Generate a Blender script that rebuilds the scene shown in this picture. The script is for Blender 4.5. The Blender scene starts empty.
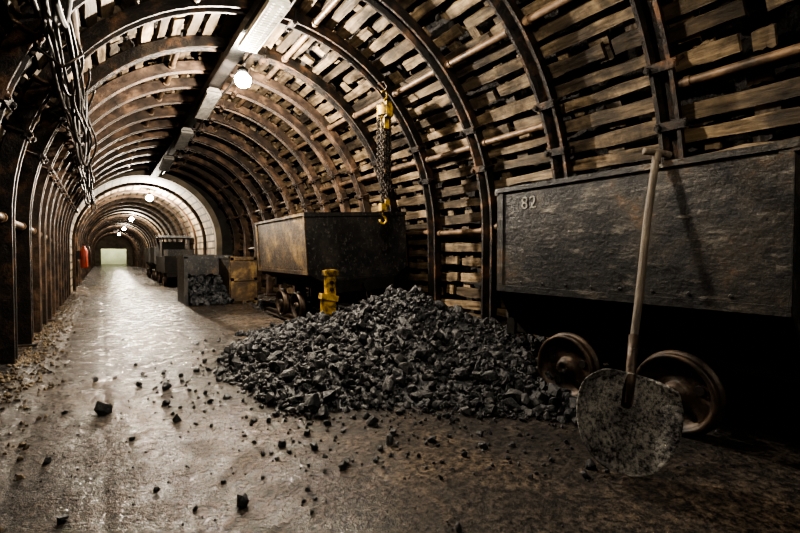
import bpy, bmesh, math, random
from mathutils import Vector, Matrix, noise, Euler
random.seed(7)
R=random.random
def U(a,b): return a+(b-a)*R()
scene=bpy.context.scene
PI=math.pi

# ------------------------------------------------------------ materials
def newmat(name):
    m=bpy.data.materials.new(name); m.use_nodes=True
    nt=m.node_tree; b=nt.nodes['Principled BSDF']
    return m,nt,b
def N(nt,t,**kw):
    n=nt.nodes.new(t)
    for k,v in kw.items(): setattr(n,k,v)
    return n
def ramp(nt,fac,stops):
    r=N(nt,'ShaderNodeValToRGB')
    e=r.color_ramp.elements
    while len(e)<len(stops): e.new(0.5)
    for i,(p,c) in enumerate(stops):
        e[i].position=p; e[i].color=(c[0],c[1],c[2],1)
    nt.links.new(fac,r.inputs[0]); return r.outputs[0]
def noise_tex(nt,scale,detail=6,rough=0.6,mapscale=None):
    t=N(nt,'ShaderNodeTexNoise'); t.inputs['Scale'].default_value=scale
    t.inputs['Detail'].default_value=detail; t.inputs['Roughness'].default_value=rough
    tc=N(nt,'ShaderNodeTexCoord')
    src=tc.outputs['Object']
    if mapscale:
        mp=N(nt,'ShaderNodeMapping'); mp.inputs['Scale'].default_value=mapscale
        nt.links.new(src,mp.inputs[0]); src=mp.outputs[0]
    nt.links.new(src,t.inputs['Vector'])
    return t.outputs['Fac']
def mix(nt,fac,a,b,mode='MIX'):
    m=N(nt,'ShaderNodeMix',data_type='RGBA',blend_type=mode)
    if isinstance(fac,float): m.inputs[0].default_value=fac
    else: nt.links.new(fac,m.inputs[0])
    for i,s in ((6,a),(7,b)):
        if isinstance(s,tuple): m.inputs[i].default_value=(*s,1)
        else: nt.links.new(s,m.inputs[i])
    return m.outputs[2]
def bump(nt,b,h,strength=0.5,dist=0.01,sock='Normal'):
    n=N(nt,'ShaderNodeBump'); n.inputs['Strength'].default_value=strength; n.inputs['Distance'].default_value=dist
    nt.links.new(h,n.inputs['Height']); nt.links.new(n.outputs[0],b.inputs[sock]); return n
def rough(nt,b,fac,lo,hi):
    m=N(nt,'ShaderNodeMapRange'); m.inputs['From Min'].default_value=0.3; m.inputs['From Max'].default_value=0.7
    m.inputs['To Min'].default_value=lo; m.inputs['To Max'].default_value=hi
    nt.links.new(fac,m.inputs[0]); nt.links.new(m.outputs[0],b.inputs['Roughness'])
def math_(nt,op,a,b):
    n=N(nt,'ShaderNodeMath',operation=op)
    for i,s in enumerate((a,b)):
        if isinstance(s,(int,float)): n.inputs[i].default_value=s
        else: nt.links.new(s,n.inputs[i])
    return n.outputs[0]

def mat_mottled(name,stops,scale,metal=0.0,ro=(0.4,0.8),bs=0.5,bd=0.01,detail=8,mapscale=None,bscale=None):
    m,nt,b=newmat(name)
    f=noise_tex(nt,scale,detail,0.65,mapscale=mapscale)
    nt.links.new(ramp(nt,f,stops),b.inputs['Base Color'])
    b.inputs['Metallic'].default_value=metal
    f2=noise_tex(nt,bscale or scale*4,6,0.7)
    rough(nt,b,f2,ro[0],ro[1])
    bump(nt,b,f2,bs,bd)
    return m

def mat_wood(name,dark,light,longaxis=1,soot=0.9):
    m,nt,b=newmat(name)
    ms=[14,14,14]; ms[longaxis]=1.5
    g=noise_tex(nt,1.6,8,0.7,mapscale=ms)
    geo=N(nt,'ShaderNodeNewGeometry')
    isl=ramp(nt,geo.outputs['Random Per Island'],[(0.0,dark),(0.4,tuple((a+c)/2 for a,c in zip(dark,light))),(1.0,light)])
    gr=ramp(nt,g,[(0.34,(0.14,0.125,0.115)),(0.63,(1,1,1))])
    c=mix(nt,1.0,isl,gr,'MULTIPLY')
    st=noise_tex(nt,1.7,7,0.7)
    sr=ramp(nt,st,[(0.42,(0.10,0.095,0.09)),(0.60,(1,1,1))])
    c=mix(nt,soot,c,sr,'MULTIPLY')
    nt.links.new(c,b.inputs['Base Color'])
    rough(nt,b,g,0.42,0.8)
    bump(nt,b,g,0.9,0.012)
    return m
M_wood=mat_wood('lagging_wood',(0.085,0.064,0.044),(0.47,0.355,0.225))
M_handle=mat_wood('handle_wood',(0.22,0.18,0.14),(0.26,0.215,0.165),2,0.4)
M_steel=mat_mottled('arch_steel_dark',[(0.3,(0.010,0.010,0.011)),(0.52,(0.030,0.026,0.024)),(0.68,(0.16,0.09,0.052))],6,0.3,(0.28,0.6),1.0,0.015)
M_rust=mat_mottled('arch_steel_rust',[(0.3,(0.016,0.014,0.013)),(0.5,(0.055,0.038,0.029)),(0.7,(0.20,0.125,0.08))],4,0.25,(0.35,0.7),0.9,0.012)
M_rock=mat_mottled('rock',[(0.3,(0.006,0.006,0.007)),(0.7,(0.045,0.04,0.036))],3,0,(0.6,0.9),1.0,0.05)
m,nt,b=newmat('car_black_steel'); M_carblack=m
f=noise_tex(nt,3.0,9,0.7); sct=noise_tex(nt,5,8,0.75,mapscale=(6,1.0,4)); f3=noise_tex(nt,34,6,0.7)
c=ramp(nt,f,[(0.32,(0.010,0.012,0.015)),(0.50,(0.030,0.031,0.034)),(0.60,(0.060,0.055,0.050)),(0.72,(0.19,0.115,0.06))])
c=mix(nt,ramp(nt,sct,[(0.55,(0,0,0)),(0.66,(0.85,0.85,0.85))]),c,(0.18,0.17,0.15))
nt.links.new(c,b.inputs['Base Color']); b.inputs['Metallic'].default_value=0.25
rough(nt,b,f3,0.25,0.55); bump(nt,b,math_(nt,'ADD',f3,sct),0.6,0.008)
M_carrust=mat_mottled('car_rusty_steel',[(0.3,(0.02,0.016,0.012)),(0.5,(0.07,0.045,0.025)),(0.68,(0.27,0.18,0.07))],4,0.2,(0.35,0.7),0.8,0.01,bscale=30)
M_wheel=mat_mottled('wheel_steel',[(0.35,(0.012,0.011,0.011)),(0.68,(0.085,0.058,0.04))],9,0.4,(0.3,0.6),0.6,0.006)
M_chassis=mat_mottled('chassis_steel',[(0.35,(0.007,0.007,0.008)),(0.65,(0.025,0.021,0.018))],8,0.3,(0.4,0.8),0.6,0.006)
M_yellow=mat_mottled('yellow_paint',[(0.42,(0.06,0.04,0.015)),(0.54,(0.40,0.25,0.03)),(0.7,(0.62,0.40,0.05))],13,0.0,(0.35,0.6),0.4,0.004)
M_chain=mat_mottled('chain_steel',[(0.4,(0.02,0.018,0.017)),(0.6,(0.07,0.055,0.045))],20,0.6,(0.3,0.6),0.3,0.003)
M_cable=mat_mottled('cable_rubber',[(0.4,(0.010,0.010,0.011)),(0.6,(0.04,0.033,0.028))],20,0.0,(0.35,0.6),0.3,0.003)
M_pipe=mat_mottled('spacer_pipe',[(0.35,(0.05,0.037,0.028)),(0.65,(0.22,0.145,0.09))],7,0.2,(0.35,0.65),0.5,0.005)
M_red=mat_mottled('red_paint',[(0.4,(0.20,0.035,0.02)),(0.6,(0.36,0.055,0.03))],6,0,(0.4,0.6),0.2,0.003)
M_white=mat_mottled('fixture_white',[(0.3,(0.35,0.33,0.29)),(0.6,(0.75,0.73,0.68))],10,0,(0.3,0.5),0.1,0.002)
M_dirtywhite=mat_mottled('fixture_sooty',[(0.3,(0.03,0.03,0.028)),(0.6,(0.12,0.11,0.10))],10,0,(0.3,0.5),0.1,0.002)
M_paint=mat_mottled('number_paint',[(0.38,(0.06,0.06,0.055)),(0.58,(0.42,0.40,0.36))],30,0,(0.5,0.7),0.1,0.002)
M_gravel=mat_mottled('gravel',[(0.3,(0.02,0.017,0.014)),(0.7,(0.20,0.15,0.09))],9,0,(0.5,0.9),0.8,0.01)
M_concrete=mat_mottled('portal_concrete',[(0.3,(0.07,0.06,0.045)),(0.7,(0.26,0.215,0.16))],2.5,0,(0.6,0.9),0.6,0.01)
M_endwall=mat_mottled('end_plaster',[(0.3,(0.50,0.53,0.40)),(0.7,(0.68,0.70,0.56))],2,0,(0.6,0.9),0.2,0.01)
# coal
m,nt,b=newmat('coal'); M_coal=m
geo=N(nt,'ShaderNodeNewGeometry')
isl=ramp(nt,geo.outputs['Random Per Island'],[(0.0,(0.007,0.008,0.011)),(0.6,(0.020,0.023,0.028)),(1.0,(0.050,0.051,0.053))])
nt.links.new(isl,b.inputs['Base Color'])
f=noise_tex(nt,30,6,0.7); rough(nt,b,f,0.28,0.6); bump(nt,b,f,1.0,0.016)
b.inputs['Specular IOR Level'].default_value=0.55
# shovel blade
m,nt,b=newmat('shovel_blade_dirty'); M_blade=m
f=noise_tex(nt,7,5,0.6); f2=noise_tex(nt,60,5,0.8)
a=ramp(nt,f2,[(0.42,(0.010,0.010,0.011)),(0.58,(0.24,0.235,0.23))])
a2=ramp(nt,f2,[(0.42,(0.08,0.08,0.08)),(0.56,(0.46,0.45,0.42))])
nt.links.new(mix(nt,ramp(nt,f,[(0.42,(0,0,0)),(0.58,(1,1,1))]),a,a2),b.inputs['Base Color'])
b.inputs['Metallic'].default_value=0.2
rough(nt,b,f2,0.2,0.5); bump(nt,b,f2,1.0,0.014)
# wet floor
m,nt,b=newmat('wet_floor'); M_floor=m
big=noise_tex(nt,0.9,6,0.62,mapscale=(1,0.6,1)); mid=noise_tex(nt,7,8,0.74); fine=noise_tex(nt,34,4,0.8)
c=ramp(nt,big,[(0.35,(0.014,0.014,0.015)),(0.50,(0.034,0.030,0.027)),(0.68,(0.080,0.063,0.046))])
c=mix(nt,1.0,c,ramp(nt,fine,[(0.42,(0.12,0.12,0.14)),(0.60,(2.4,2.25,2.05))]),'MULTIPLY')
c=mix(nt,0.8,c,ramp(nt,mid,[(0.38,(0.35,0.35,0.37)),(0.62,(1.6,1.55,1.5))]),'MULTIPLY')
nt.links.new(c,b.inputs['Base Color'])
h=math_(nt,'ADD',mid,math_(nt,'MULTIPLY',fine,0.6))
b.inputs['Roughness'].default_value=0.55
bump(nt,b,h,1.0,0.035)
b.inputs['Specular IOR Level'].default_value=0.3
nt.links.new(ramp(nt,mid,[(0.43,(0.95,)*3),(0.56,(0.05,)*3)]),b.inputs['Coat Weight'])
b.inputs['Coat Roughness'].default_value=0.10; b.inputs['Coat IOR'].default_value=1.38
bump(nt,b,h,0.55,0.014,'Coat Normal')
# far lining brick
m,nt,b=newmat('far_block_lining'); M_far=m
uv=N(nt,'ShaderNodeUVMap'); br=N(nt,'ShaderNodeTexBrick')
nt.links.new(uv.outputs[0],br.inputs['Vector'])
br.inputs['Scale'].default_value=1.0; br.inputs['Brick Width'].default_value=0.6; br.inputs['Row Height'].default_value=0.17
br.inputs['Mortar Size'].default_value=0.022
br.inputs['Color1'].default_value=(0.38,0.30,0.20,1); br.inputs['Color2'].default_value=(0.15,0.12,0.085,1); br.inputs['Mortar'].default_value=(0.02,0.017,0.014,1)
f=noise_tex(nt,2,6,0.7)
nt.links.new(mix(nt,0.85,br.outputs[0],ramp(nt,f,[(0.36,(0.18,0.165,0.15)),(0.62,(1,1,1))]),'MULTIPLY'),b.inputs['Base Color'])
b.inputs['Roughness'].default_value=0.7
bump(nt,b,br.outputs[1],-0.6,0.03)
def mat_emit(name,col,s):
    m,nt,b=newmat(name); b.inputs['Emission Color'].default_value=(*col,1); b.inputs['Emission Strength'].default_value=s
    b.inputs['Base Color'].default_value=(*col,1); return m
M_bulb=mat_emit('bulb_glow',(1,0.92,0.75),220)
M_tube=mat_emit('tube_glow',(1,0.93,0.8),5)

# ------------------------------------------------------------ mesh helpers
class MB:
    def __init__(s): s.v=[]; s.f=[]; s.m=[]; s.sm=[]; s.mats=[]
    def mi(s,mat):
        if mat not in s.mats: s.mats.append(mat)
        return s.mats.index(mat)
    def add(s,vs,fs,mat,M=None,smooth=False):
        o=len(s.v); k=s.mi(mat)
        for v in vs:
            v=Vector(v); s.v.append(M@v if M else v)
        for f in fs:
            s.f.append([i+o for i in f]); s.m.append(k); s.sm.append(smooth)
    def box(s,c,d,mat,M=None,rot=None,taper=1.0):
        x,y,z=[q/2 for q in d]
        vs=[Vector((sx*x*(taper if sz>0 else 1),sy*y*(taper if sz>0 else 1),sz*z)) for sx in(-1,1) for sy in(-1,1) for sz in(-1,1)]
        T=Matrix.Translation(c)
        if rot is not None: T=T@Euler(rot).to_matrix().to_4x4()
        if M: T=M@T
        s.add(vs,[(0,1,3,2),(4,6,7,5),(0,4,5,1),(2,3,7,6),(0,2,6,4),(1,5,7,3)],mat,T)
    def tube(s,p0,p1,r0,r1,mat,n=12,M=None,cap=True):
        p0=Vector(p0);p1=Vector(p1); d=(p1-p0).normalized()
        a=d.orthogonal().normalized(); b_=d.cross(a)
        vs=[];fs=[]
        for p,r in((p0,r0),(p1,r1)):
            for i in range(n):
                t=2*PI*i/n; vs.append(p+a*math.cos(t)*r+b_*math.sin(t)*r)
        for i in range(n): fs.append((i,(i+1)%n,n+(i+1)%n,n+i))
        s.add(vs,fs,mat,M,True)
        if cap:
            s.add(vs[:n],[tuple(range(n))[::-1]],mat,M); s.add(vs[n:],[tuple(range(n))],mat,M)
    def path(s,pts,r,mat,n=8,M=None,closed=False):
        pts=[Vector(p) for p in pts]; vs=[];fs=[]; K=len(pts)
        up=None
        for i,p in enumerate(pts):
            if closed: d=(pts[(i+1)%K]-pts[i-1]).normalized()
            else: d=(pts[min(i+1,K-1)]-pts[max(i-1,0)]).normalized()
            if up is None: up=d.orthogonal().normalized()
            up=(up-d*up.dot(d)).normalized(); b_=d.cross(up)
            for j in range(n):
                t=2*PI*j/n; vs.append(p+up*math.cos(t)*r+b_*math.sin(t)*r)
        L=K if closed else K-1
        for i in range(L):
            for j in range(n):
                i2=(i+1)%K
                fs.append((i*n+j,i*n+(j+1)%n,i2*n+(j+1)%n,i2*n+j))
        if not closed:
            fs.append(tuple(range(n))[::-1]); fs.append(tuple((K-1)*n+j for j in range(n)))
        s.add(vs,fs,mat,M,True)
    def lathe(s,prof,mat,n=32,M=None,axis='X'):
        vs=[];fs=[];K=len(prof)
        for i in range(n):
            t=2*PI*i/n
            for a,r in prof:
                if axis=='X': vs.append((a,r*math.cos(t),r*math.sin(t)))
                else: vs.append((r*math.cos(t),r*math.sin(t),a))
        for i in range(n):
            for j in range(K-1):
                fs.append((i*K+j,((i+1)%n)*K+j,((i+1)%n)*K+j+1,i*K+j+1))
        s.add(vs,fs,mat,M,True)
    def prism(s,poly,y0,y1,mat,M=None):
        n=len(poly); vs=[(x,y0,z) for x,z in poly]+[(x,y1,z) for x,z in poly]
        fs=[tuple(range(n)),tuple(range(n,2*n))[::-1]]+[(i,n+i,n+(i+1)%n,(i+1)%n) for i in range(n)]
        s.add(vs,fs,mat,M)
    def build(s,name,parent=None,loc=None,fix=True):
        me=bpy.data.meshes.new(name); me.from_pydata([tuple(v) for v in s.v],[],s.f)
        for mt in s.mats: me.materials.append(mt)
        me.polygons.foreach_set('material_index',s.m); me.polygons.foreach_set('use_smooth',s.sm)
        me.update()
        if fix:
            bm=bmesh.new(); bm.from_mesh(me); bmesh.ops.recalc_face_normals(bm,faces=bm.faces); bm.to_mesh(me); bm.free()
        o=bpy.data.objects.new(name,me); scene.collection.objects.link(o)
        if parent: o.parent=parent
        if loc: o.location=loc
        return o
def empty(name,loc=(0,0,0),rot=(0,0,0)):
    o=bpy.data.objects.new(name,None); o.location=loc; o.rotation_euler=rot; scene.collection.objects.link(o); return o

# ------------------------------------------------------------ tunnel profile
NEAR=dict(cx=1.4,rx=2.0,ry=2.1,ch=1.1)
END=dict(cx=1.0,rx=1.6,ry=1.62,ch=1.12)
FAR=dict(cx=0.85,rx=1.42,ry=1.45,ch=1.15)
YB=-4.5; YP=11.5; YE=47
def Pat(y):
    t=min(1,max(0,(y-6.2)/(YP-6.2)))
    return {k:NEAR[k]+(END[k]-NEAR[k])*t for k in NEAR}
def total(P): return 2*P['ch']+PI*(P['rx']+P['ry'])/2
def prof(s,off,P):
    arc=PI*(P['rx']+P['ry'])/2; ch=P['ch']
    if s<ch: return P['cx']+P['rx']+off, s, 1,0
    if s>ch+arc: return P['cx']-P['rx']-off, ch-(s-ch-arc), -1,0
    t=(s-ch)/arc*PI
    nx,nz=math.cos(t),math.sin(t)
    return P['cx']+(P['rx']+off)*nx, ch+(P['ry']+off)*nz, nx,nz
def profn(sn,off,y):
    P=Pat(y); return prof(sn/T*total(P),off,P)
T=total(NEAR)

def shell(name,s0,s1,y0,y1,off,mat,ns,ny,amp,fixedP=None,uv=False):
    vs=[];fs=[]
    for j in range(ny+1):
        y=y0+(y1-y0)*j/ny
        for i in range(ns+1):
            s=s0+(s1-s0)*i/ns
            x,z,nx,nz=prof(s,off,fixedP) if fixedP else profn(s,off,y)
            d=amp*(noise.fractal(Vector((x*2.2,y*2.2,z*2.2)),0.8,2.0,4)) if amp else 0
            if z<0.02: d=abs(d)*0.3
            vs.append((x+nx*d,y,z+nz*d))
    for j in range(ny):
        for i in range(ns):
            a=j*(ns+1)+i; fs.append((a,a+1,a+ns+2,a+ns+1))
    mb=MB(); mb.add(vs,fs,mat,None,amp==0); o=mb.build(name,fix=False)
    if uv:
        l=o.data.uv_layers.new(name='UVMap')
        for p in o.data.polygons:
            for li in p.loop_indices:
                vi=o.data.loops[li].vertex_index; j,i=divmod(vi,ns+1)
                l.data[li].uv=(y0+(y1-y0)*j/ny, s0+(s1-s0)*i/ns)
    return o
shell('wall_right',-0.1,2.6,YB,YP,0.28,M_rock,34,190,0.09)
shell('ceiling',2.6,T-2.6,YB,YP,0.28,M_rock,44,190,0.09)
shell('wall_left',T-2.6,T+0.1,YB,YP,0.28,M_rock,34,190,0.09)
shell('far_tunnel_lining',-0.0,total(FAR),YP,YE,0.0,M_far,48,60,0,FAR,uv=True)
mb=MB(); n=60; vs=[]
for i in range(n+1):
    x,z,_,_=profn(T*i/n,0.38,YP); vs.append((x,YP-0.02,z))
    x,z,_,_=prof(total(FAR)*i/n,0.0,FAR); vs.append((x,YP-0.02,z))
mb.add(vs,[(2*i,2*i+1,2*i+3,2*i+2) for i in range(n)],M_rock)
for P,o1,o2,ya,yb in ((FAR,0.0,0.13,YP-0.22,YP-0.02),):
    vs=[]
    for i in range(n+1):
        s=total(P)*i/n
        for off,y in ((o1,ya),(o2,ya),(o2,yb),(o1,yb)):
            x,z,_,_=prof(s,off,P); vs.append((x,y,z))
    fs=[]
    for i in range(n):
        for k in range(4): fs.append((4*i+k,4*i+(k+1)%4,4*i+4+(k+1)%4,4*i+4+k))
    mb.add(vs,fs,M_concrete)
mb.build('tunnel_portal')
mb=MB(); mb.box((1.4,YB-0.1,1.6),(5,0.2,3.6),M_rock); mb.build('wall_back')
mb=MB()
mb.box((-.5,YE,1.4),(.8,.2,3.0),M_concrete); mb.box((2.15,YE,1.4),(.7,.2,3.0),M_concrete); mb.box((.85,YE,2.15),(1.9,.2,1.5),M_concrete)
mb.box((.8,YE+3,1.3),(3,.1,2.8),M_endwall); mb.box((-.5,YE+1.5,1.3),(.1,3,2.8),M_endwall); mb.box((2.1,YE+1.5,1.3),(.1,3,2.8),M_endwall); mb.box((.8,YE+1.5,2.7),(2.8,3,.1),M_endwall)
mb.build('wall_end')

# floor
mb=MB(); vs=[];fs=[]
def floorz(x,y):
    z=0.016*noise.fractal(Vector((x*1.1,y*0.8,3.1)),0.9,2,4)+0.004*noise.noise(Vector((x*9,y*9,1)))
    if x<-0.3: z+=0.10*min(1,(-0.3-x)/0.35)*(0.6+0.6*noise.noise(Vector((x*3,y*1.5,0))))
    xj=x-.012*noise.noise(Vector((0,y*2.5,0)))
    z-=0.006*math.exp(-(xj/0.018)**2)*(0.6+0.7*noise.noise(Vector((3,y*3,0))))
    for jy in (1.9,3.4,4.9,6.4,7.9):
        if x<0: z-=0.006*math.exp(-((y-jy)/0.03)**2)
    return z
xs=[-1.0+0.06*i for i in range(12)]+[-0.3+0.012*i for i in range(50)]+[0.32+0.055*i for i in range(64)]
ys=[YB+0.04*i for i in range(int((12-YB)/0.04))]+[12+1.0*i for i in range(40)]
for y in ys:
    for x in xs: vs.append((x,y,floorz(x,y)))
nx=len(xs)
for j in range(len(ys)-1):
    for i in range(nx-1):
        a=j*nx+i; fs.append((a,a+1,a+nx+1,a+nx))
mb.add(vs,fs,M_floor,None,True); mb.build('floor',fix=False)

# ------------------------------------------------------------ steel arches
def arch(y,P,mat,ns=56,sc=1.0,clamps=True):
    Tt=total(P); sec=[(-.045,.055),(.045,.055),(.075,-.06),(.048,-.06),(.022,.022),(-.022,.022),(-.048,-.06),(-.075,-.06)]
    mb=MB(); vs=[];fs=[]; K=len(sec)
    jit=[U(-.012,.012) for _ in range(4)]
    for i in range(ns+1):
        s=Tt*i/ns
        for a,o in sec:
            x,z,nx_,nz_=prof(s,o*sc,P); vs.append((x,y+a*sc+jit[0]*math.sin(s)+jit[1]*math.cos(2*s),z))
    for i in range(ns):
        for k in range(K): fs.append((i*K+k,i*K+(k+1)%K,(i+1)*K+(k+1)%K,(i+1)*K+k))
    fs.append(tuple(range(K))); fs.append(tuple(ns*K+k for k in range(K)))
    mb.add(vs,fs,mat)
    if clamps:
        for s0 in (1.75,2.15,Tt-2.15,Tt-1.75,Tt/2-0.2,Tt/2+0.2):
            x,z,nx_,nz_=prof(s0,-0.062,P)
            rot=Matrix(((nx_,0,-nz_),(0,1,0),(nz_,0,nx_))).to_4x4()
            M=Matrix.Translation((x,y,z))@rot
            mb.box((0,0,0),(0.025,0.2,0.06),mat,M)
            for sy in(-1,1):
                mb.tube((-0.035,sy*0.085,0),(0.12,sy*0.085,0),0.012,0.012,mat,8,M)
                mb.tube((-0.03,sy*0.085,0),(-0.012,sy*0.085,0),0.022,0.022,mat,6,M)
        for sx in (0.02,Tt-0.02):
            x,z,_,_=prof(sx,0,P); mb.box((x,y,0.03),(0.2,0.24,0.04),mat)
    return mb.build('steel_arch_support')
near_y=[-3.14,-2.21,-1.28,-0.35,0.58,1.51,2.44,3.37,4.30,5.23]
mid_y=[5.95+0.56*i for i in range(10)]
arch_y=near_y+mid_y
for y in near_y: arch(y,Pat(y),M_steel)
for y in mid_y: arch(y,Pat(y),M_rust)
for i in range(26): arch(12.6+1.3*i,FAR,M_rust,40,0.9,False)

# ------------------------------------------------------------ timber lagging
mb=MB()
bays=[(YB,arch_y[0])]+list(zip(arch_y[:-1],arch_y[1:]))+[(arch_y[-1],YP)]
def plank(ya,yb,s,w,th,off,tw=0,yaw=0):
    x0,z0,nx_,nz_=profn(s,off,ya); x1,z1,_,_=profn(s,off,yb)
    p0=Vector((x0,ya,z0)); p1=Vector((x1,yb,z1)); yv=(p1-p0).normalized()
    xv=Vector((nx_,0,nz_)); xv=(xv-yv*xv.dot(yv)).normalized(); zv=xv.cross(yv)
    rot=Matrix((xv,yv,zv)).transposed().to_4x4()
    M=Matrix.Translation((p0+p1)/2)@rot@Euler((yaw,0,tw)).to_matrix().to_4x4()
    L=(p1-p0).length; n=6; vs=[];fs=[]
    for i in range(n):
        yy=-L/2+L*i/(n-1)
        dw=U(-.008,.006); dz=U(-.004,.004)
        for a,b in((-1,-1),(1,-1),(1,1),(-1,1)):
            vs.append((a*th/2+U(-.003,.003),yy,b*(w/2+dw)+dz))
    for i in range(n-1):
        for k in range(4): fs.append((4*i+k,4*i+(k+1)%4,4*i+4+(k+1)%4,4*i+4+k))
    fs.append((0,1,2,3)); fs.append((4*n-4,4*n-3,4*n-2,4*n-1))
    mb.add(vs,fs,M_wood,M)
for ya,yb in bays:
    s=0.05+U(0,.05)
    while s<T-0.1:
        w=U(.075,.108); g=U(.048,.078)
        r=R(); off=0.085+U(-.005,.012)
        if r<0.80: plank(ya-0.0+U(-.03,.03),yb+U(-.03,.03),s+w/2,w,.045,off,U(-.015,.015),U(-.018,.018))
        elif r<0.90:
            c=(ya+yb)/2+U(-.15,.15)
            plank(ya-.02,c-U(0.02,.06),s+w/2,w,.042,off,U(-.03,.03),U(-.03,.03))
            plank(c+U(.02,.05),yb+.02,s+w/2+U(-.02,.02),w,.042,off+.01,U(-.03,.03),U(-.03,.03))
        elif r<0.97:
            c=U(.35,.7)
            if R()<.5: plank(ya,ya+(yb-ya)*c,s+w/2,w,.042,off,U(-.04,.04),U(-.05,.05))
            else: plank(yb-(yb-ya)*c,yb,s+w/2,w,.042,off,U(-.04,.04),U(-.05,.05))
        s+=w+g
    s=0.1
    while s<T-0.1:
        w=U(.09,.14)
        for q in (0.16,0.5,0.84):
            if R()<.72:
                c=ya+(yb-ya)*(q+U(-.05,.05)); plank(c-U(.04,.08),c+U(.04,.08),s+U(-.02,.02),w,.04,.135,U(-.06,.06),U(-.08,.08))
        s+=w+U(.02,.08)
mb.build('timber_lagging')

def rock_templates(k,npts=13,flat=0.8):
    out=[]
    for _ in range(k):
        bm=bmesh.new()
        for i in range(npts):
            v=Vector((random.gauss(0,1),random.gauss(0,1),random.gauss(0,1))).normalized()*U(.8,1.08)
            v.z*=flat; v.x*=U(.95,1.15); bm.verts.new(v)
        bmesh.ops.convex_hull(bm,input=bm.verts)
        for v in [v for v in bm.verts if not v.link_faces]: bm.verts.remove(v)
        bm.verts.index_update()
        out.append(([v.co.copy() for v in bm.verts],[[v.index for v in f.verts] for f in bm.faces])); bm.free()
    return out
RT=rock_templates(30,22)
def lump(mb,p,r,mat):
    vs,fs=random.choice(RT)
    M=Matrix.Translation(p)@Euler((U(0,6.3),U(0,6.3),U(0,6.3))).to_matrix().to_4x4()@Matrix.Diagonal((r*U(.8,1.25),r*U(.8,1.2),r*U(.7,1.1),1))
    mb.add(vs,fs,mat,M)
mb=MB()
for i in range(1500):
    s=U(.3,T-.3); y=U(-1,YP-.2); x,z,_,_=profn(s,U(.20,.24),y); lump(mb,(x,y,z),U(.03,.075),M_rock if R()<.8 else M_gravel)
mb.build('packed_rock_rubble')

mb=MB()
for s in (1.12,2.0,2.82,3.9,T-3.6,T-2.5,T-1.1):
    for a,b in zip(arch_y[:-1],arch_y[1:]):
        if R()<0.15: continue
        ss=s+U(-.02,.02)
        x,z,_,_=profn(ss,-0.005,a+.05); x1,z1,_,_=profn(ss,-0.005,b-.05)
        mb.tube((x,a+.05,z),(x1,b-.05,z1),.030,.030,M_pipe,12)
        for q in (.12,.88): 
            xx=x+(x1-x)*q; zz=z+(z1-z)*q; yy=a+(b-a)*q; mb.tube((xx,yy-.02,zz),(xx,yy+.02,zz),.039,.039,M_pipe,12)
mb.build('arch_spacer_pipes')

# ------------------------------------------------------------ ceiling services
def trayp(y):
    t=min(1,max(0,(y-6.2)/(YP-6.2))); return 1.2-.25*t, 2.98-.42*t
mb=MB()
yy=[-4.2,6.2,11.2]
for a,b in zip(yy[:-1],yy[1:]):
    (xa,za),(xb,zb)=trayp(a),trayp(b)
    for ox,oz,w,h in ((0,0,.13,.03),(-.065,.03,.012,.09),(.065,.03,.012,.09)):
        vs=[(x+ox+sx*w/2,y,z+oz+sz*h/2) for x,y,z in((xa,a,za),(xb,b,zb)) for sx,sz in((-1,-1),(1,-1),(1,1),(-1,1))]
        mb.add(vs,[(0,1,2,3),(4,5,6,7)]+[(k,(k+1)%4,4+(k+1)%4,4+k) for k in range(4)],M_chassis)
for y in arch_y:
    x,z=trayp(y); mb.tube((x,y,z),(x,y,z+.17),.012,.012,M_chassis,8)
mb.path([(trayp(y)[0]+.15,y,trayp(y)[1]+0.03*math.sin(y*3)) for y in [ -4+0.25*i for i in range(61)]],.014,M_cable,8)
mb.build('ceiling_cable_tray')

def lamp(loc,power,top,strength_mat=M_bulb,col=(1,.88,.72),r=.045):
    e=empty('ceiling_or_fill_lamp',loc)  # used for the visible tunnel lamps and the added unseen fill lamps
    mb=MB()
    mb.lathe([(-.095,0.001),(-.09,.03),(-.068,.066),(-.025,.086),(.01,.082),(.04,.058),(.06,.03)],strength_mat,24,None,'Z')
    mb.build('bulb',e)
    mb=MB()
    mb.lathe([(.055,.03),(.06,.055),(.10,.055),(.115,.03),(.13,.012)],M_chassis,20,None,'Z')
    mb.tube((0,0,.12),(0,0,top-loc[2]),.009,.009,M_cable,8)
    mb.build('socket_and_cord',e)
    l=bpy.data.lights.new('lamp_light','POINT'); l.energy=power; l.color=col; l.shadow_soft_size=r
    o=bpy.data.objects.new('lamp_light',l); o.parent=e; o.location=(0,0,-.16); scene.collection.objects.link(o)
lamp((1.28,4.94,2.74),680,2.96)
lamp((1.05,13.4,2.36),620,2.6)
lamp((1.05,22,2.38),280,2.6)
lamp((1.05,30,2.38),240,2.6)
lamp((1.05,39,2.38),200,2.6)
lamp((1.1,2.05,2.78),115,2.96)  # unseen lamp added above the frame to brighten the pile and near wall
lamp((0.8,-1.7,2.6),90,3.1)  # unseen lamp added behind the camera as ambient fill
l=bpy.data.lights.new('end_light','POINT'); l.energy=110; l.color=(1,.97,.80); l.shadow_soft_size=.1
o=bpy.data.objects.new('chamber_light',l); o.location=(0.85,YE+1.4,2.2); scene.collection.objects.link(o)

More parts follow.
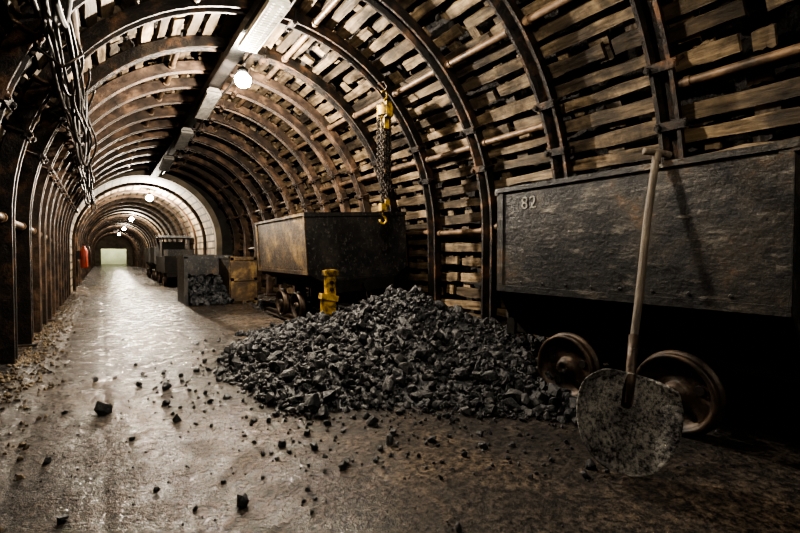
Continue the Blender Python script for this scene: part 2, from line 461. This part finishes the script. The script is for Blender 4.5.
def tube_fixture(y0,L,mat_t,hm,z=2.86,x=1.2,pitch=0):
    e=empty('fluorescent_light_fixture',(x,y0,z),(pitch,0,0))
    mb=MB(); w=.17
    mb.prism([(-w/2,-.03),(-w/2,.02),(-w*.3,.06),(w*.3,.06),(w/2,.02),(w/2,-.03),(w/2-.008,-.03),(w/2-.01,.012),(-w/2+.01,.012),(-w/2+.008,-.03)],-L/2,L/2,hm)
    nl=int(L/.045)
    for i in range(nl+1): mb.box((0,-L/2+L*i/nl,-.014),(w-.012,.005,.032),hm)
    mb.build('louvre_housing',e)
    mb=MB()
    for sx in(-.035,.035): mb.tube((sx,-L/2+.02,-.002),(sx,L/2-.02,-.002),.012,.012,mat_t,10)
    mb.build('tubes',e)
    mb=MB()
    for sy in(-.35,.35): mb.tube((0,sy*L,.055),(0,sy*L,.10),.01,.01,M_chain,8)
    mb.build('hangers',e)
tube_fixture(3.98,.95,M_tube,M_white)
M_tubeoff=mat_emit('tube_off',(.4,.4,.36),.02)
for y in (6.4,8.0,9.6):
    x,z=trayp(y); tube_fixture(y,.9,M_tubeoff,M_dirtywhite,z-.12,x,-.08)

# hanging cables at upper left
e=empty('hanging_cables')
mb=MB()
for k in range(8):
    pts=[]; ph=U(0,1); x0=-.22+U(-.08,.09); z0=2.16+U(-.05,.14); sag=U(.05,.30)
    y=2.4
    while y<11.3:
        u=((y+.35+ph*0.15)%1.86)/1.86
        s_=4*u*(1-u); zd=.25*min(1,max(0,(y-6.2)/5.3))
        pts.append((x0+.02*math.sin(y*2+k)+.03*s_, y, z0-zd-sag*s_))
        y+=.08
    mb.path(pts,U(.009,.017),M_cable,8)
mb.build('cable_runs',e)
mb=MB()
for k in range(5):
    y0=U(3.5,4.6)+k*.35; x0=-.15+U(-.06,.08); w=U(.06,.14); h=U(.25,.55)
    mb.path([(x0+.04*math.cos(t),y0+w*math.cos(t)*1.3,2.22-h*max(0,math.sin(t))**.6) for t in [PI*i/28 for i in range(29)]],.011,M_cable,8)
for k in range(3):
    y0=3.6+.5*k; x0=-.12+.03*k
    mb.path([(x0+.03*math.sin(i*.5+k),y0+.02*i,2.25-.035*i) for i in range(18)],.008,M_cable,8)
mb.build('cable_loops',e)
mb=MB()
for y in [3.37,5.23,7.24,9.1]:
    mb.path([(-.24,y,2.34),(-.33,y,2.24),(-.3,y,2.06),(-.18,y,1.98),(-.08,y,2.08)],.009,M_chain,6)
mb.build('cable_hooks',e)

# ------------------------------------------------------------ wheels / mine cars
def wheel(mb,c,r,side,mat=M_wheel):
    s=side
    p=[(-.0*s,0.001),(.012*s,.02),(.012*s,.042),(-.01*s,.05),(-.030*s,r*.36),(-.036*s,r*.76),(-.004*s,r*.85),(.008*s,r*.90),(.008*s,r*.97),(.0,r),( -.012*s,r),(-.035*s,r*.96),(-.042*s,r*1.0),(-.050*s,r*1.06),(-.060*s,r*1.06),(-.065*s,r*.85),(-.05*s,r*.75),(-.05*s,.05),(-.09*s,.045),(-.09*s,.001)]
    M=Matrix.Translation(c)
    mb.lathe(p,mat,40,M,'X')
    for k in range(5):
        a=2*PI*k/5+.3
        mb.tube((c[0]-.038*s,c[1]+r*.57*math.cos(a),c[2]+r*.57*math.sin(a)),(c[0]-.028*s,c[1]+r*.57*math.cos(a),c[2]+r*.57*math.sin(a)),.026,.022,M_chassis,12)
    for k in range(6):
        a=2*PI*k/6
        mb.tube((c[0]+.01*s,c[1]+.03*math.cos(a),c[2]+.03*math.sin(a)),(c[0]+.018*s,c[1]+.03*math.cos(a),c[2]+.03*math.sin(a)),.005,.005,M_chassis,6)
def mine_car(loc,rotz,L,W,zt,z1,z2,wr,wb,body,endmat=None,tilt=0,nm='mine_car',wbofs=0,wout=0.0,coal=False):
    e=empty(nm,loc,(0,tilt,rotz)); endmat=endmat or body
    h=W/2; hb=h*.70; th=.012
    mb=MB()
    for s in(-1,1):
        mb.prism([(s*h,zt),(s*(h-th),zt),(s*(h-th),z1),(s*h,z1)],-L/2,L/2,body)
        mb.prism([(s*h,z1),(s*(h-th),z1),(s*(hb-th),z2),(s*hb,z2)],-L/2,L/2,M_chassis)
        mb.prism([(s*(h+.012),zt+.012),(s*(h-.03),zt+.012),(s*(h-.03),zt-.018),(s*(h+.012),zt-.018)],-L/2-.01,L/2+.01,body)
        mb.prism([(s*(h+.008),z1+.03),(s*(h-.01),z1+.03),(s*(h-.01),z1-.01),(s*(h+.008),z1-.01)],-L/2,L/2,body)
        nr=int(L/.16)
        for i in range(nr+1):
            y=-L/2+.04+(L-.08)*i/nr
            mb.tube((s*h,y,z1+.055),(s*(h+.006),y,z1+.055),.010,.006,body,8)
        for y in(-L/2+.025,L/2-.025):
            mb.box((s*(h+.003),y,(zt+z1)/2),(.008,.05,zt-z1-.02),body)
    mb.prism([(-hb,z2),(hb,z2),(hb,z2+th),(-hb,z2+th)],-L/2,L/2,body)
    mb.build('tub_sides',e)
    mb=MB()
    poly=[(-h,zt+.0),(h,zt+.0),(h,z1),(hb,z2),(-hb,z2),(-h,z1)]
    for s in(-1,1):
        mb.prism(poly,s*(L/2-.014),s*(L/2+.002),endmat)
        mb.box((0,s*(L/2+.006),zt-.01),(W+.02,.03,.045),endmat)
        mb.prism([(-hb-.02,z2),(hb+.02,z2),(hb+.02,z2+.05),(-hb-.02,z2+.05)],s*(L/2),s*(L/2+.02),endmat)
    mb.build('tub_ends',e)
    mb=MB()
    cz=z2-.05
    for s in(-1,1):
        mb.box((s*hb*.75,0,cz),(.07,L+.1,.1),M_chassis)
        mb.box((0,s*(L/2+.03),cz),(W*.62,.07,.14),M_chassis)
        mb.tube((0,s*(L/2+.05),cz),(0,s*(L/2+.17),cz),.035,.05,M_chassis,14)
        mb.tube((0,s*(L/2+.17),cz),(0,s*(L/2+.19),cz),.075,.075,M_chassis,18)
        mb.path([(.0+.03*math.cos(t),s*(L/2+.16)+.05*math.sin(t)*.5,cz-.13+.07*math.sin(t)) for t in [2*PI*i/16 for i in range(16)]],.012,M_chain,8,None,True)
        for sy in(-1,1):
            mb.prism([(s*hb*.75-.05,wr-.05),(s*hb*.75+.05,wr-.05),(s*hb*.75+.05,cz),(s*hb*.75-.05,cz)],wbofs+sy*wb/2-.07,wbofs+sy*wb/2+.07,M_chassis)
    mb.build('chassis',e)
    mb=MB()
    for sy in(-1,1):
        y=wbofs+sy*wb/2
        mb.tube((-h+.06-wout,y,wr),(h-.06+wout,y,wr),.028,.028,M_chassis,14)
        for s in(-1,1): wheel(mb,(s*(h-.03+wout),y,wr),wr,s)
    mb.build('wheels',e)
    if coal:
        mb=MB()
        for i in range(260):
            lump(mb,(U(-h+.08,h-.08),U(-L/2+.08,L/2-.08),zt-.12+U(-.03,.06)),U(.03,.06),M_coal)
        mb.build('coal_load',e)
    return e
L=1.54; car=mine_car((2.64,1.35,0),0,L,.86,1.28,.62,.42,.19,.60,M_carblack,wbofs=-.03)
tx=bpy.data.curves.new('number_82','FONT'); tx.body='82'; tx.size=.11; tx.extrude=.0012; tx.space_character=1.15
to=bpy.data.objects.new('number_82',tx); scene.collection.objects.link(to); tx.materials.append(M_paint)
to.parent=car; to.matrix_local=Matrix(((0,0,-1,-.4325),(-1,0,0,.57),(0,1,0,1.14),(0,0,0,1)))
mine_car((2.66,-.62,0),0,1.9,.9,1.36,.63,.42,.19,.6,M_carblack)
mine_car((2.56,5.52,.10),0,1.85,1.32,1.24,.58,.46,.17,.56,M_carrust,M_carblack,tilt=-.06,wbofs=-.12,wout=.0)
for x in (1.98,3.12):
    mb=MB(); mb.prism([(x-.05,.03),(x+.05,.03),(x+.05,.04),(x+.01,.05),(x+.01,.08),(x+.025,.085),(x+.025,.1),(x-.025,.1),(x-.025,.085),(x-.01,.08),(x-.01,.05),(x-.05,.04)],4.6,6.4,M_wheel)
    mb.build('rail')
e=empty('yellow_buffer_post',(1.93,4.17,0))
mb=MB(); mb.box((0,0,.35),(.10,.07,.70),M_yellow); mb.box((0,-.01,.67),(.15,.09,.05),M_yellow); mb.box((-.02,-.01,.42),(.19,.08,.06),M_yellow,rot=(0,.2,0)); mb.box((-.06,-.0,.27),(.07,.06,.30),M_yellow)
mb.box((.02,0,.03),(.2,.2,.05),M_yellow)
for z in(.5,.57): mb.tube((0,-.03,z),(0,-.06,z),.018,.018,M_chain,8)
mb.build('post',e)

e=empty('coal_skip',(1.52,8.65,0))
mb=MB()
w,d,h=.72,.9,.82
mb.box((-w/2,0,h/2),(.03,d,h),M_carblack); mb.box((w/2,0,h/2),(.03,d,h),M_carrust); mb.box((0,d/2,h/2),(w,.03,h),M_carblack); mb.box((0,0,.03),(w,d,.05),M_carblack)
mb.box((-w/2,-d/2,h/2),(.06,.05,h),M_carblack); mb.box((w/2,-d/2,h/2),(.06,.05,h),M_carrust)
mb.box((0,-d/2,h),(w+.08,.05,.06),M_carblack); mb.box((-w/2,0,h),(.06,d,.05),M_carblack); mb.box((w/2,0,h),(.06,d,.05),M_carblack)
mb.build('bin_body',e)
mb=MB()
for i in range(420):
    u=R(); y=-.75+1.15*u; zz=.05+.42*min(1,max(0,u*1.3)); lump(mb,(U(-.3,.3),y,zz*U(.6,1)),U(.03,.06),M_coal)
mb.build('coal_fill',e)
e=empty('rusty_steel_door',(2.08,8.1,0))
mb=MB(); mb.box((0,0,.42),(.46,.03,.80),M_carrust)
for x in(-.2,.2): mb.box((x,-.02,.42),(.05,.03,.82),M_carrust)
for z in(.06,.42,.78): mb.box((0,-.02,z),(.46,.03,.05),M_carrust)
mb.box((0,.12,.03),(.4,.25,.05),M_carrust)
mb.build('plate',e)

# chain hoist
e=empty('chain_hoist',(2.58,4.16,0))
mb=MB()
mb.tube((0,-.02,2.36),(0,-.02,2.46),.085,.085,M_yellow,20)
mb.lathe([(-.05,.001),(-.05,.075),(-.03,.09),(.03,.09),(.05,.075),(.05,.001)],M_yellow,24,Matrix.Translation((0,0,2.42)),'X')
mb.box((0,0,2.42),(.07,.2,.16),M_yellow); mb.box((0,0,2.28),(.06,.10,.12),M_yellow)
mb.tube((.05,.0,2.42),(.09,0,2.42),.06,.05,M_chassis,18)
mb.build('body',e)
mb=MB()
mb.path([(0,0,2.50),(0,0,2.54),(.03,0,2.57),(.035,0,2.62),(0,0,2.65),(-.035,0,2.62)],.011,M_yellow,8)
mb.path([(0,.14,2.72),(0,.07,2.66),(0,0,2.63),(0,-.06,2.66),(0,.0,2.74),(0,.14,2.76)],.01,M_chain,8)
mb.build('top_hook',e)
mb=MB()
def chain(mb,x,y,z0,z1,L=.05,r=.0065,w=.018):
    z=z0;k=0
    while z>z1:
        pts=[]
        for i in range(12):
            t=2*PI*i/12; a=w*math.cos(t); b=(L/2-w)*(1 if math.sin(t)>0 else -1)+w*math.sin(t)
            pts.append((x+(a if k%2 else 0),y+(0 if k%2 else a),z+b))
        mb.path(pts,r,M_chain,6,None,True); z-=L-2*r-.006; k+=1
chain(mb,-.035,-.02,2.26,1.35); chain(mb,.03,.0,2.26,1.45); chain(mb,.0,.04,2.3,1.6); chain(mb,.055,-.02,2.34,1.55); chain(mb,-.06,.02,2.34,1.7); chain(mb,.07,.03,2.34,1.8)
mb.build('load_and_hand_chains',e)
mb=MB()
mb.box((-.035,-.02,1.37),(.07,.06,.08),M_yellow); mb.box((.03,0,1.43),(.05,.05,.06),M_yellow)
mb.path([(-.035,-.02,1.33),(-.035,-.02,1.29),(0.0,-.02,1.26),(.012,-.02,1.22),(-.02,-.02,1.19),(-.06,-.02,1.2),(-.075,-.02,1.235)],.012,M_yellow,8)
mb.build('bottom_hook',e)

# ------------------------------------------------------------ far vehicles
e=empty('mine_locomotive',(1.75,14.2,0))
mb=MB()
mb.box((0,0,.60),(.8,2.2,.45),M_chassis); mb.box((0,-.5,.90),(.62,1.0,.2),M_carblack); mb.box((0,0,.33),(.7,2.4,.12),M_chassis)
for sx in(-.36,.36):
    for y in(.15,1.0): mb.box((sx,y,1.08),(.05,.05,.6),M_chassis)
mb.box((0,.58,1.38),(.84,1.05,.06),M_carblack)
mb.box((0,1.02,1.0),(.76,.04,.5),M_chassis)
mb.tube((0,-1.1,.75),(0,-1.16,.75),.08,.09,M_white,16)
mb.tube((0,-1.2,.4),(0,-1.32,.4),.07,.09,M_chassis,14)
mb.build('body_and_cab',e)
mb=MB()
for y in(-.6,.6):
    for s in(-1,1): wheel(mb,(s*.38,y,.2),.19,s)
mb.build('wheels',e)
mine_car((1.78,16.9,0),0,1.6,.8,1.1,.6,.42,.18,.6,M_carblack,coal=True)
mine_car((1.78,19.0,0),0,1.6,.8,1.1,.6,.42,.18,.6,M_carblack,coal=True)
e=empty('fire_extinguisher',(-.36,12.9,.55))
mb=MB()
mb.lathe([(0,.001),(.0,.07),(.03,.08),(.40,.08),(.46,.055),(.49,.03),(.52,.03),(.52,.001)],M_red,20,None,'Z')
mb.box((0,-.02,.55),(.03,.12,.03),M_chassis); mb.path([(0,.0,.52),(.1,0,.49),(.12,0,.34),(.11,0,.12)],.012,M_cable,8)
mb.box((-.12,0,.3),(.10,.12,.2),M_chassis)
mb.build('cylinder_and_valve',e)

# ------------------------------------------------------------ coal pile
PX,PY=2.25,3.15
def heap(x,y):
    dx=(x-PX); dy=(y-PY)
    a=1.5 if dx<0 else 1.3; b=1.65 if dy<0 else 2.2
    d=math.sqrt((dx/a)**2+(dy/b)**2)
    d*=1+.22*noise.noise(Vector((x*1.7,y*1.7,5)))
    if d>=1: return -.03
    return .53*(1-d)**1.2*(1+.22*noise.noise(Vector((x*3,y*3,1))))
e=empty('coal_pile')
mb=MB(); vs=[];fs=[];n1=70
for j in range(n1+1):
    for i in range(n1+1):
        x=.7+(3.35-.7)*i/n1; y=1.3+(5.4-1.3)*j/n1
        vs.append((x,y,heap(x,y)-.012+.02*noise.noise(Vector((x*14,y*14,0)))))
for j in range(n1):
    for i in range(n1): a=j*(n1+1)+i; fs.append((a,a+1,a+n1+2,a+n1+1))
mb.add(vs,fs,M_coal); mb.build('pile_core',e,fix=False)
mb=MB(); c=0
def incar(x,y): return x>2.15 and y<2.2
while c<11000:
    x=U(.65,3.3); y=U(1.3,5.3); h_=heap(x,y)
    if h_<=0 or (incar(x,y) and h_>.3): continue
    q=R()
    r=U(.005,.014) if q<.66 else (U(.014,.03) if q<.95 else U(.03,.058))
    lump(mb,(x,y,h_+r*U(-.1,.6)),r,M_coal); c+=1
mb.build('lumps',e)

mb=MB()
for x,y,r in [(-.01,2.85,.045),(.32,3.12,.035),(.38,1.53,.028),(.65,1.92,.022),(.8,1.99,.022),(1.12,1.92,.032),(.815,1.62,.022),(.75,2.3,.02),(.1,2.35,.014),(.5,2.7,.02),(1.25,2.2,.03),(.9,2.6,.03),(1.0,1.65,.016),(-.12,1.75,.018),(-.2,2.3,.02),(.15,1.8,.012),(-.05,3.6,.022),(.2,4.0,.02)]:
    lump(mb,(x,y,floorz(x,y)+r*.5),r,M_coal)
for i in range(900):
    a=U(2.2,5.4); d=.93+.5*R()**2.2
    x=PX+1.45*d*math.cos(a); y=PY+1.65*d*math.sin(a)
    if x<-.5 or x>2.6: continue
    r=U(.004,.013) if R()<.88 else U(.013,.028)
    lump(mb,(x,y,floorz(x,y)+r*.4),r,M_coal)
for i in range(1500):
    x=U(-.45,2.3); y=.8+7*R()**1.5
    r=U(.0015,.005) if R()<.93 else U(.005,.016)
    lump(mb,(x,y,floorz(x,y)+r*.4),r,M_coal)
mb.build('scattered_coal')
mb=MB()
for i in range(1500):
    x=-.58+abs(random.gauss(0,.13)); y=U(1,11.4); r=U(.004,.018)
    lump(mb,(x,y,floorz(x,y)+r*.3),r,M_gravel)
for i in range(500):
    x=U(2.0,3.3); y=U(5.2,8.2); r=U(.01,.045)
    lump(mb,(x,y,floorz(x,y)+r*.3),r,M_gravel if R()<.4 else M_coal)
mb.build('trackside_gravel')

# ------------------------------------------------------------ shovel
tip=Vector((1.655,.955,.005)); top=Vector((2.165,1.07,1.325))
zax=(top-tip).normalized(); xr=Vector((.831,-.556,0)); xr=(xr-zax*xr.dot(zax)).normalized(); yax=zax.cross(xr)
Ms=Matrix((( xr.x,yax.x,zax.x,tip.x),(xr.y,yax.y,zax.y,tip.y),(xr.z,yax.z,zax.z,tip.z),(0,0,0,1)))
e=bpy.data.objects.new('shovel',None); scene.collection.objects.link(e); e.matrix_world=Ms
LEN=(top-tip).length; BL=.385
mb=MB(); vs=[];fs=[]; nu,nv=28,30
for j in range(nv+1):
    v=(j/nv)
    w=.207*math.sqrt(max(0,1-((v-.60)/.605)**2))**.9
    for i in range(nu+1):
        u=-1+2*i/nu
        z=BL*v
        if v>.75: z-= .035*(abs(u)**3)*((v-.75)/.25)
        y=-.060*(u*u)*(.35+.65*v)-.03*(1-v)**2 - (0.02*(v-.85)/.15 if v>.85 else 0)
        y+=-.018*math.exp(-(u/.12)**2)*max(0,(v-.55)/.45)
        vs.append((u*w,y,z))
for j in range(nv):
    for i in range(nu): a=j*(nu+1)+i; fs.append((a,a+1,a+nu+2,a+nu+1))
mb.add(vs,fs,M_blade,None,True); bl=mb.build('blade',e,fix=False)
so=bl.modifiers.new('thick','SOLIDIFY'); so.thickness=.004; so.offset=0
mb=MB()
mb.path([(0,-.012,BL-.13),(0,-.02,BL-.03),(0,-.012,BL+.05),(0,0,BL+.16)],.020,M_wheel,14)
mb.box((0,-.02,BL-.05),(.035,.02,.14),M_wheel,taper=.9)
mb.tube((0,-.03,BL+.1),(0,.03,BL+.1),.006,.006,M_chain,8)
mb.build('socket',e)
mb=MB()
mb.path([(.004*math.sin(t*6),-.002+.008*math.sin(t*PI),BL+.03+(LEN-BL-.04)*t) for t in [i/20 for i in range(21)]],.0165,M_handle,14)
mb.build('shaft',e)
mb=MB(); 
K=12
mb.path([(-.062+.124*i/K,0,LEN+.006*math.sin(PI*i/K)+.01*(i/K-.5)) for i in range(K+1)],.0165,M_handle,14)
mb.tube((0,0,LEN-.05),(0,0,LEN),.02,.021,M_handle,14)
mb.build('t_grip',e)

# ------------------------------------------------------------ world, camera
w=bpy.data.worlds.new('World'); scene.world=w; w.use_nodes=True
nt=w.node_tree
nt.nodes['Background'].inputs[0].default_value=(.02,.025,.03,1); nt.nodes['Background'].inputs[1].default_value=.2
cam=bpy.data.cameras.new('camera'); cam.lens=20; cam.sensor_width=36; cam.clip_start=.02; cam.clip_end=200
co=bpy.data.objects.new('camera',cam); scene.collection.objects.link(co)
co.location=(0,0,.85); co.rotation_euler=(math.radians(90-1.48),0,math.radians(-33.8))
scene.camera=co
try: scene.view_settings.look='AgX - High Contrast'
except Exception as ex: print(ex)
